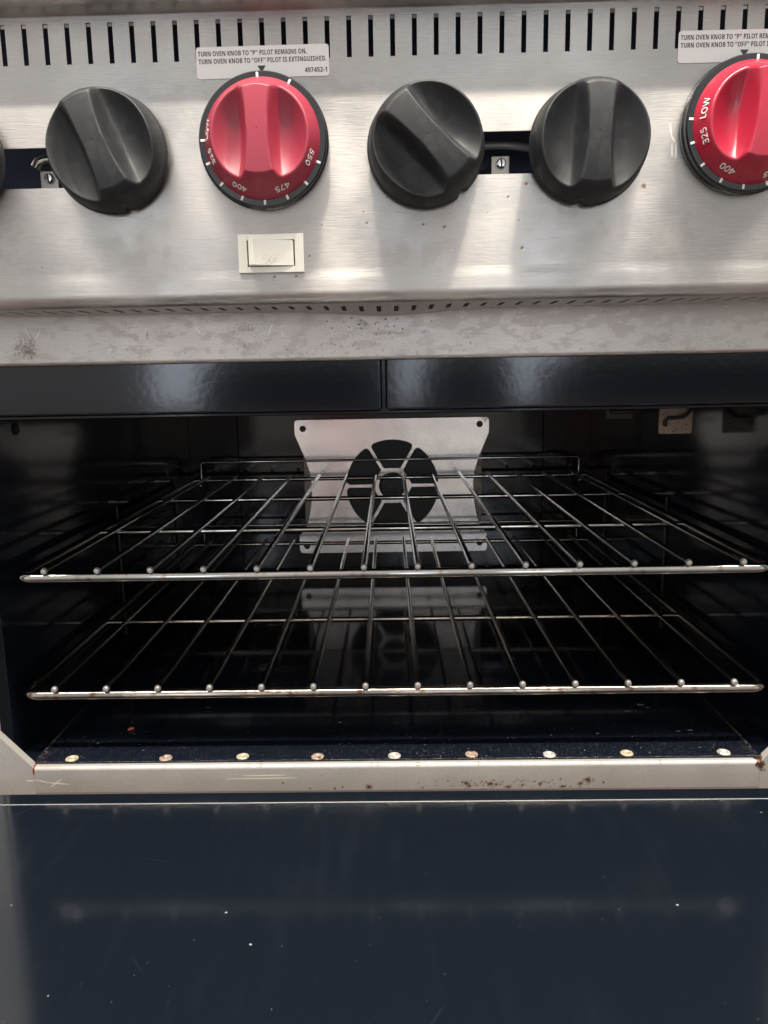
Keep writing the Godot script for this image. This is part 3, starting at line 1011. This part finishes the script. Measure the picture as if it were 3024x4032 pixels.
func build_bracket(r: Node3D) -> void:
	# bulb clip of the oven thermostat, hanging in the upper corner by the wall
	var g := pivot(r, "sensor_bracket", Vector3(0.3246, -0.052, -0.20))
	var img := Image.create(128, 128, false, Image.FORMAT_RGB8)
	img.fill(Color(0.62, 0.55, 0.48))
	flecks(img, Rect2(0, 0, 128, 128), 170, 1, 5, Color(0.3, 0.22, 0.17), 0.8)
	flecks(img, Rect2(0, 0, 128, 128), 120, 1, 4, Color(0.75, 0.68, 0.6), 0.6)
	var m := mat(Color.WHITE, 0.6, 0.35)
	m.albedo_texture = tex(img)
	m.uv1_scale = Vector3(22, 22, 1)
	var b := MB.new()
	var o := PackedVector2Array([Vector2(-0.0187, 0.020), Vector2(-0.0190, -0.0245), Vector2(-0.0178, -0.0262), Vector2(0.0168, -0.0262), Vector2(0.0180, -0.0248), Vector2(0.0188, 0.020)])
	b.slab(o, -0.0015, 0.0)
	part(g, "clip_plate", b.mesh(), m)
	b = MB.new()
	b.tube(PackedVector3Array([Vector3(-0.0130, -0.0170, 0.003), Vector3(-0.0136, -0.012, 0.005), Vector3(-0.0115, -0.0085, 0.006), Vector3(-0.004, -0.0078, 0.006), Vector3(0.004, -0.0076, 0.006), Vector3(0.0092, -0.0050, 0.006), Vector3(0.0135, 0.0005, 0.005), Vector3(0.018, 0.008, 0.004), Vector3(0.021, 0.02, 0.003)]), 0.0021, 10)
	part(g, "capillary_tube", b.mesh(), mat(lin(0.02, 0.018, 0.016), 0.4))
	b = MB.new()
	b.box(Vector3(-0.062, -0.012, -0.062), Vector3(-0.030, 0.010, -0.060), 0.0004)
	b.box(Vector3(-0.062, 0.009, -0.062), Vector3(0.0, 0.011, -0.001), 0.0004)
	part(g, "rear_clip", b.mesh(), mat(lin(0.06, 0.05, 0.045), 0.6, 0.3))
	b = MB.new()
	b.tube(PackedVector3Array([Vector3(-0.058, -0.003, -0.055), Vector3(-0.045, -0.0035, -0.056), Vector3(-0.028, -0.003, -0.05), Vector3(-0.013, 0.0, -0.02), Vector3(-0.013, 0.004, -0.006)]), 0.0024, 10)
	part(g, "sensor_bulb", b.mesh(), mat(lin(0.02, 0.018, 0.016), 0.4))

func build_guides(r: Node3D) -> void:
	# wire ladders on the side walls that carry the racks
	var m := mat(lin(0.06, 0.057, 0.055), 0.32, 0.9)
	for sd in [-1.0, 1.0]:
		var g := pivot(r, "rack_guide", Vector3(sd * 0.3535, -0.19, -0.33))
		for yy in [0.0245 - 0.024, 0.0 - 0.117]:
			var b := MB.new()
			b.tube(PackedVector3Array([Vector3(0, yy - 0.003, -0.34), Vector3(0, yy - 0.003, 0.22), Vector3(sd * 0.004, yy - 0.003, 0.235)]), 0.0022, 8)
			part(g, "guide_wire", b.mesh(), m)
		for zz in [-0.26, 0.02]:
			var b := MB.new()
			b.tube(PackedVector3Array([Vector3(sd * 0.0045, -0.155, zz), Vector3(sd * 0.0045, 0.02, zz)]), 0.0016, 8)
			part(g, "upright_wire", b.mesh(), m)
	var h := MB.new()
	h.lathe([Vector2(0.0060, 0.0), Vector2(0.0060, 0.0012), Vector2(0.0045, 0.002), Vector2(0.0, 0.002)], 20)
	var s := part(r, "wall_plug", h.mesh(), mat(lin(0.004, 0.004, 0.005), 0.5))
	s.position = Vector3(-0.3600, -0.0515, -0.060)
	s.rotation.y = PI / 2

func build_door(r: Node3D) -> void:
	var d := pivot(r, "oven_door", Vector3(0, -0.3515, 0.0980))
	var b := MB.new()
	# inner face, raised 4 mm over its margin, with a rounded edge all round
	var w := 0.405
	var L := 0.42
	b.box(Vector3(-w, -0.0038, 0.0), Vector3(w, 0.0, L), 0.0016)
	part(d, "inner_panel", b.mesh("floor"), m_door)
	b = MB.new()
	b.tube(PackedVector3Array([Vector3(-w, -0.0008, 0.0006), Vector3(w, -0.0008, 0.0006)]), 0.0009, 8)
	part(d, "painted_edge_highlight", b.mesh(), mat(lin(0.22, 0.22, 0.22), 0.35, 0.5))  # pale grey bar that paints in the highlight along the panel edge
	b = MB.new()
	b.box(Vector3(-0.43, -0.050, -0.0245), Vector3(0.43, -0.0040, L + 0.024), 0.003)
	part(d, "door_shell", b.mesh("floor"), m_door)

func build_controls(r: Node3D) -> void:
	var black := mat(lin(0.015, 0.0162, 0.018), 0.42, 0.0, 0.45)
	var bt := noise_img(256, 256, 8, 0.02, 4)
	bt.convert(Image.FORMAT_L8)
	var bi := Image.create(256, 256, false, Image.FORMAT_L8)
	for y in 256:
		for x in 256:
			bi.set_pixel(x, y, Color.WHITE * (0.48 + 0.2 * bt.get_pixel(x, y).r))
	black.roughness = 1.0
	# a film of flour dust in patches over the black plastic
	var bd := noise_img(512, 512, 44, 0.012, 5)
	bd.convert(Image.FORMAT_L8)
	var ba := Image.create(512, 512, false, Image.FORMAT_RGB8)
	for y in 512:
		for x in 512:
			var k: float = smoothstep(0.5, 0.9, bd.get_pixel(x, y).r) * (0.4 + 0.6 * rng.randf())
			ba.set_pixel(x, y, lin(0.0105 + 0.016 * k, 0.0115 + 0.0155 * k, 0.013 + 0.0145 * k))
	flecks(ba, Rect2(0, 0, 512, 512), 60, 0.8, 2.2, lin(0.16, 0.15, 0.14), 0.6)
	black.albedo_color = Color.WHITE
	black.albedo_texture = tex(ba)
	black.roughness_texture = tex(bi)
	black.roughness_texture_channel = BaseMaterial3D.TEXTURE_CHANNEL_RED
	black.uv1_scale = Vector3(9, 9, 1)
	var km := knob_body(0.0398, 0.0385, 0.0085, false)
	var collar := MB.new()
	collar.lathe([Vector2(0.013, 0.0), Vector2(0.013, 0.0056)], 24)
	var cm := collar.mesh()
	for q in [[-0.3085, 0.1485, 0.0, "black burner knob at the far end, next to the dark cut-out"], [-0.1930, 0.1500, 21.0, "black burner knob tilted slightly, beside the faded red knob"], [0.0289, 0.1490, 44.0, "black burner knob turned halfway to the side"], [0.1415, 0.1482, -2.0, "black burner knob standing upright with a dusty grip"]]:
		var k := pivot(r, "burner_knob", Vector3(q[0], q[1], 0.1003))
		k.rotation.z = deg_to_rad(q[2])
		k.set_meta("label", q[3])
		part(k, "knob_grip", km, black)
		part(k, "knob_collar", cm, black)

	var ring := mat(lin(0.012, 0.013, 0.015), 0.25, 0.0, 0.5)
	var white := mat(lin(0.72, 0.71, 0.68), 0.5)
	var red_old := mat(lin(0.28, 0.024, 0.046), 0.42, 0.0, 0.5)
	var red_new := mat(lin(0.34, 0.016, 0.038), 0.26, 0.0, 0.5)
	var rb := knob_body(0.0408, 0.0365, 0.0115, true)
	var rg := MB.new()
	rg.lathe([Vector2(0.0468, 0.0), Vector2(0.0470, 0.003), Vector2(0.0458, 0.0042), Vector2(0.0452, 0.0046), Vector2(0.0460, 0.0052), Vector2(0.0460, 0.0085), Vector2(0.0450, 0.0102), Vector2(0.0400, 0.0104)], 96)
	var rm := rg.mesh()
	var alpha := atan2(0.0235, 0.0123)
	for q in [[-0.0844, 0.1556, 0.0, red_old, "faded red oven dial with worn numerals"], [0.2517, 0.1585, -4.5, red_new, "bright glossy red oven dial with crisp numerals"]]:
		var k := pivot(r, "oven_dial", Vector3(q[0], q[1], 0.1003))
		k.rotation.z = deg_to_rad(q[2])
		k.set_meta("label", q[4])
		k.scale = Vector3.ONE * 0.97
		part(k, "dial_ring", rm, ring)
		part(k, "dial_grip", rb, q[3])
		for a in [-2.6, 28.8, 112.5, 135.0, 157.5, 180.0, 202.5, 226.0, 248.5, 270.0]:
			var tb := MB.new()
			tb.box(Vector3(-0.00085, 0.0412, 0.0100), Vector3(0.00085, 0.0444, 0.0107), 0.0002)
			var t := part(k, "tick_mark", tb.mesh(), white)
			t.rotation.z = -deg_to_rad(a)
		for e in [["LOW", 277.0], ["325", 249.5], ["400", 206.0], ["475", 158.0], ["550", 114.0]]:
			var ph := deg_to_rad(e[1])
			var er := Vector3(sin(ph), cos(ph), 0)
			var up := (er * cos(alpha) - Vector3.BACK * sin(alpha)).normalized()
			var nn := (er * sin(alpha) + Vector3.BACK * cos(alpha)).normalized()
			var rt := up.cross(nn)
			var tm := letters(e[0], 0.0068, false, 0.0004)
			var t := part(k, "numeral", tm, white)
			t.transform = Transform3D(Basis(rt, up, nn), er * 0.0372 + Vector3.BACK * 0.0190 + nn * 0.0004)
		if q[2] == 0.0:
			var dm := MB.new()
			dm.lathe([Vector2(0.0030, 0.0), Vector2(0.0, 0.0003)], 16)
			var o := part(k, "dimple", dm.mesh(), mat(lin(0.10, 0.012, 0.02), 0.6))
			o.position = Vector3(0, -0.0343, 0.0222)
			o.rotation.x = deg_to_rad(61)

	# --- instruction stickers
	var paper := mat(lin(0.74, 0.72, 0.69), 0.45)
	var ink := mat(lin(0.03, 0.03, 0.038), 0.5)
	for q in [[-0.0844, 0.2087, 0.2], [0.2478, 0.2107, -0.2]]:
		var s := pivot(r, "instruction_sticker", Vector3(q[0], q[1], 0.1002))
		s.rotation.z = deg_to_rad(q[2])
		s.set_meta("label", "white instruction sticker with black capitals above a red oven dial")
		var o := PackedVector2Array()
		var X0 := -0.0452
		var X1 := 0.0470
		var hy := 0.0102
		for c in [[Vector2(X1 - 0.002, hy - 0.002), 0], [Vector2(X0 + 0.002, hy - 0.002), 90], [Vector2(X0 + 0.002, -hy + 0.002), 180], [Vector2(X1 - 0.002, -hy + 0.002), 270]]:
			for p in arc(c[0], 0.002, c[1], c[1] + 90, 5):
				o.append(p)
		var b := MB.new()
		b.slab(o, 0.0, 0.0003)
		part(s, "paper", b.mesh(), paper)
		for e in [["TURN OVEN KNOB TO \"P\" PILOT REMAINS ON.", -0.0438, 0.0058, 0.0755, 0.0042], ["TURN OVEN KNOB TO \"OFF\" PILOT IS EXTINGUISHED.", -0.0436, 0.0009, 0.0888, 0.0042], ["497452-1", 0.0300, -0.0062, 0.0155, 0.0042]]:
			var tm := letters(e[0], 0.0043, true, 0.0001)
			tm.horizontal_alignment = HORIZONTAL_ALIGNMENT_LEFT
			var t := part(s, "lettering", tm, ink)
			var wid: float = tm.get_aabb().size.x
			t.position = Vector3(e[1] - tm.get_aabb().position.x * e[3] / wid, e[2], 0.00036)
			t.scale.x = e[3] / wid
		b = MB.new()
		b.slab(PackedVector2Array([Vector2(-0.0029, -0.0025), Vector2(0.0029, -0.0025), Vector2(0.0, -0.0072)]), 0.0003, 0.0004)
		part(s, "pointer_mark", b.mesh(), ink)

	# --- rocker switch
	var cream := mat(lin(0.74, 0.72, 0.63), 0.38)
	var sw := pivot(r, "rocker_switch", Vector3(-0.0828, 0.0810, 0.1002))
	var b := MB.new()
	var fw := 0.0236
	var fh := 0.0133
	var iw := 0.0172
	var ih := 0.0092
	for e in [[Vector3(-fw, -fh, 0), Vector3(-iw, fh, 0.0022)], [Vector3(iw, -fh, 0), Vector3(fw, fh, 0.0022)], [Vector3(-iw, -fh, 0), Vector3(iw, -ih, 0.0022)], [Vector3(-iw, ih, 0), Vector3(iw, fh, 0.0022)]]:
		b.box(e[0], e[1], 0.0002)
	part(sw, "switch_frame", b.mesh(), cream)
	b = MB.new()
	b.box(Vector3(-iw - 0.0004, -ih - 0.0004, -0.0200), Vector3(iw + 0.0004, ih + 0.0004, -0.0185))
	for q in [[-iw - 0.0004, -iw, -ih - 0.0004, ih + 0.0004], [iw, iw + 0.0004, -ih - 0.0004, ih + 0.0004], [-iw, iw, -ih - 0.0004, -ih], [-iw, iw, ih, ih + 0.0004]]:
		b.box(Vector3(q[0], q[2], -0.0185), Vector3(q[1], q[3], -0.0001))
	part(sw, "switch_well", b.mesh(), cream)
	# rocker: high at its left end, dipping to the right
	b = MB.new()
	var prof := [Vector2(-0.0160, -0.0080), Vector2(-0.0160, 0.0004), Vector2(-0.0150, 0.0092), Vector2(-0.0144, 0.0100), Vector2(-0.0112, 0.0106), Vector2(-0.0100, 0.0098), Vector2(0.0, 0.0056), Vector2(0.0148, 0.0026), Vector2(0.0160, 0.0020), Vector2(0.0163, 0.0004), Vector2(0.0163, -0.0080)]
	var rh := 0.0087
	for i in prof.size() - 1:
		var p: Vector2 = prof[i]
		var q: Vector2 = prof[i + 1]
		var nn := Vector3(-(q.y - p.y), 0, q.x - p.x).normalized()
		b.quad(Vector3(p.x, -rh, p.y), Vector3(q.x, -rh, q.y), Vector3(q.x, rh, q.y), Vector3(p.x, rh, p.y), nn)
		for s in [-1.0, 1.0]:
			b.quad(Vector3(p.x, s * rh, -0.0080), Vector3(q.x, s * rh, -0.0080), Vector3(q.x, s * rh, q.y), Vector3(p.x, s * rh, p.y), Vector3(0, s, 0))
	var ci := Image.create(256, 128, false, Image.FORMAT_RGB8)
	ci.fill(lin(0.74, 0.72, 0.63))
	flecks(ci, Rect2(90, 40, 70, 50), 30, 2, 9, Color(0.70, 0.66, 0.58), 0.5)
	flecks(ci, Rect2(0, 0, 256, 128), 40, 1, 4, Color(0.72, 0.70, 0.6), 0.4)
	var cr := mat(Color.WHITE, 0.36)
	cr.albedo_texture = tex(ci)
	cr.uv1_scale = Vector3(28, 52, 1)
	cr.uv1_offset = Vector3(0.5, 0.5, 0)
	part(sw, "rocker", b.mesh("face"), cr)

	# --- what shows inside the cut-outs: brackets with screws and a gas tube
	var zinc := mat(lin(0.42, 0.39, 0.34), 0.42, 0.8)
	var bright := mat(lin(0.6, 0.6, 0.6), 0.22, 1.0)
	for q in [Vector3(0.0856, 0.1445, 0.072), Vector3(-0.2512, 0.1415, 0.072)]:
		var g := pivot(r, "pilot_valve", q)
		b = MB.new()
		b.box(Vector3(-0.0068, -0.0068, -0.04), Vector3(0.0068, 0.0066, 0.0), 0.0006)
		part(g, "valve_block", b.mesh(), zinc)
		b = MB.new()
		b.lathe([Vector2(0.0036, 0.0), Vector2(0.0036, 0.0020), Vector2(0.0026, 0.0032), Vector2(0.0, 0.0034)], 24)
		var s := part(g, "adjusting_screw", b.mesh(), bright)
		s.position = Vector3(0.0004, 0.0008, 0.0002)
		b = MB.new()
		b.box(Vector3(-0.0005, -0.0027, 0.0030), Vector3(0.0005, 0.0027, 0.0040))
		var sl := part(s, "screw_slot", b.mesh(), mat(lin(0.02, 0.02, 0.02), 0.5))
		sl.rotation.z = 0.1
	b = MB.new()
	var path := PackedVector3Array()
	for i in 15:
		var t := i / 14.0
		path.append(Vector3(lerp(0.058, 0.122, t), 0.1585 + 0.0022 * sin(PI * t) - 0.004 * t * t, 0.066))
	b.tube(path, 0.0028, 10)
	part(r, "gas_tube", b.mesh(), mat(lin(0.34, 0.34, 0.35), 0.4, 0.2))
	b = MB.new()
	b.tube(PackedVector3Array([Vector3(-0.263, 0.1525, 0.066), Vector3(-0.2605, 0.1555, 0.067), Vector3(-0.254, 0.1575, 0.067), Vector3(-0.235, 0.158, 0.067)]), 0.0042, 10)
	part(r, "gas_tube", b.mesh(), bright)

# ---------------------------------------------------------------- racks
func build_racks() -> void:
	var chrome := mat(lin(0.56, 0.54, 0.50), 0.20, 1.0)
	var ti := brushed(512, 64, 71, Color(0.66, 0.65, 0.635), 0.02, 0.06, 0.11, 0.03)
	flecks(ti[0], Rect2(0, 0, 512, 64), 90, 1, 6, Color(0.45, 0.33, 0.22), 0.5)
	chrome = steel_mat(ti, Vector3(4, 30, 1), Vector3.ZERO, 0.0, 0.0)
	var tj := brushed(512, 64, 75, Color(0.60, 0.57, 0.535), 0.03, 0.12, 0.17, 0.05)
	flecks(tj[0], Rect2(0, 0, 512, 64), 200, 1, 7, Color(0.36, 0.25, 0.17), 0.6)
	var worn := steel_mat(tj, Vector3(4, 30, 1), Vector3.ZERO, 0.0, 0.0)
	rack(Vector3(0, -0.1768, 0), "shiny wire oven rack on the upper guides, with a raised back stop", chrome, 0.3435, [-0.202, -0.431, -0.653])
	rack(Vector3(-0.0009, -0.2904, 0), "browned wire oven rack on the lower guides", worn, 0.3475, [-0.2125, -0.431, -0.645])

func rack(at: Vector3, label: String, m: Material, hw: float, bars: Array) -> void:
	var r := thing("oven_rack", label, "oven rack", at, "wire racks in the oven")
	var yb := -0.0070
	# outer frame: front bar with bent corners and the two side rails
	var p := PackedVector3Array()
	var zr := -0.652
	var zf := 0.0020
	p.append(Vector3(-hw, yb, zr))
	p.append(Vector3(-hw, yb, -0.3))
	for a in arc(Vector2(-hw + 0.016, zf - 0.016), 0.016, 180, 90, 7):
		p.append(Vector3(a.x, yb, a.y))
	p.append(Vector3(0, yb, zf))
	for a in arc(Vector2(hw - 0.016, zf - 0.016), 0.016, 90, 0, 7):
		p.append(Vector3(a.x, yb, a.y))
	p.append(Vector3(hw, yb, -0.3))
	p.append(Vector3(hw, yb, zr))
	var b := MB.new()
	b.tube(p, 0.0047, 16)
	part(r, "frame_bar", b.mesh(), m)
	for z in bars:
		b = MB.new()
		b.tube(PackedVector3Array([Vector3(-hw + 0.002, yb + 0.001, z), Vector3(hw - 0.002, yb + 0.001, z)]), 0.0034, 12)
		part(r, "cross_bar", b.mesh(), m)
	b = MB.new()
	b.tube(PackedVector3Array([Vector3(0, 0, 0.0050), Vector3(0, 0, -0.3), Vector3(0, 0, -0.650)]), 0.0029, 12)
	var rod := b.mesh()
	b = MB.new()
	b.lathe([Vector2(0.0030, 0.0040), Vector2(0.0027, 0.0064), Vector2(0.0021, 0.0074), Vector2(0.0, 0.0076)], 14)
	var tip := b.mesh()
	var cut_end := mat(lin(0.50, 0.48, 0.46), 0.40, 0.8)
	for i in 14:
		var o := part(r, "rod", rod, m)
		part(o, "rod_tip", tip, cut_end)
		o.position.x = (i - 6.5) / 13.0 * 0.63
	b = MB.new()
	var g := PackedVector3Array()
	var gw := 0.3300
	g.append(Vector3(-gw, -0.0155, -0.648))
	g.append(Vector3(-gw, -0.0135, -0.656))
	g.append(Vector3(-gw, -0.008, -0.6595))
	for a in arc(Vector2(-gw + 0.006, 0.0190), 0.006, 180, 90, 5):
		g.append(Vector3(a.x, a.y, -0.6600))
	for a in arc(Vector2(gw - 0.006, 0.0190), 0.006, 90, 0, 5):
		g.append(Vector3(a.x, a.y, -0.6600))
	g.append(Vector3(gw, -0.008, -0.6595))
	g.append(Vector3(gw, -0.0135, -0.656))
	g.append(Vector3(gw, -0.0155, -0.648))
	b.tube(g, 0.0022, 10)
	part(r, "back_stop", b.mesh(), m)

# ---------------------------------------------------------------- crumbs
func build_crumbs() -> void:
	var sp := SphereMesh.new()
	sp.radius = 1.0; sp.height = 2.0; sp.radial_segments = 14; sp.rings = 8
	var arr := sp.get_mesh_arrays()
	var f := FastNoiseLite.new()
	f.seed = 4; f.frequency = 0.9
	var vv: PackedVector3Array = arr[Mesh.ARRAY_VERTEX]
	for i in vv.size():
		vv[i] *= 1.0 + 0.7 * f.get_noise_3dv(vv[i])
	arr[Mesh.ARRAY_VERTEX] = vv
	var am := ArrayMesh.new()
	am.add_surface_from_arrays(Mesh.PRIMITIVE_TRIANGLES, arr)
	var st := SurfaceTool.new()
	st.create_from(am, 0)
	st.generate_normals()
	var cm := st.commit()
	var o := part(self, "food_crumb", cm, mat(lin(0.30, 0.075, 0.045), 0.6))
	o.position = Vector3(-0.2662, -0.3556, -0.0477)
	o.scale = Vector3(0.0032, 0.0014, 0.0022)
	o.rotation.y = 0.5
	o.set_meta("label", "tiny reddish brown crumb lying on the black oven floor")
	o.set_meta("category", "crumb")
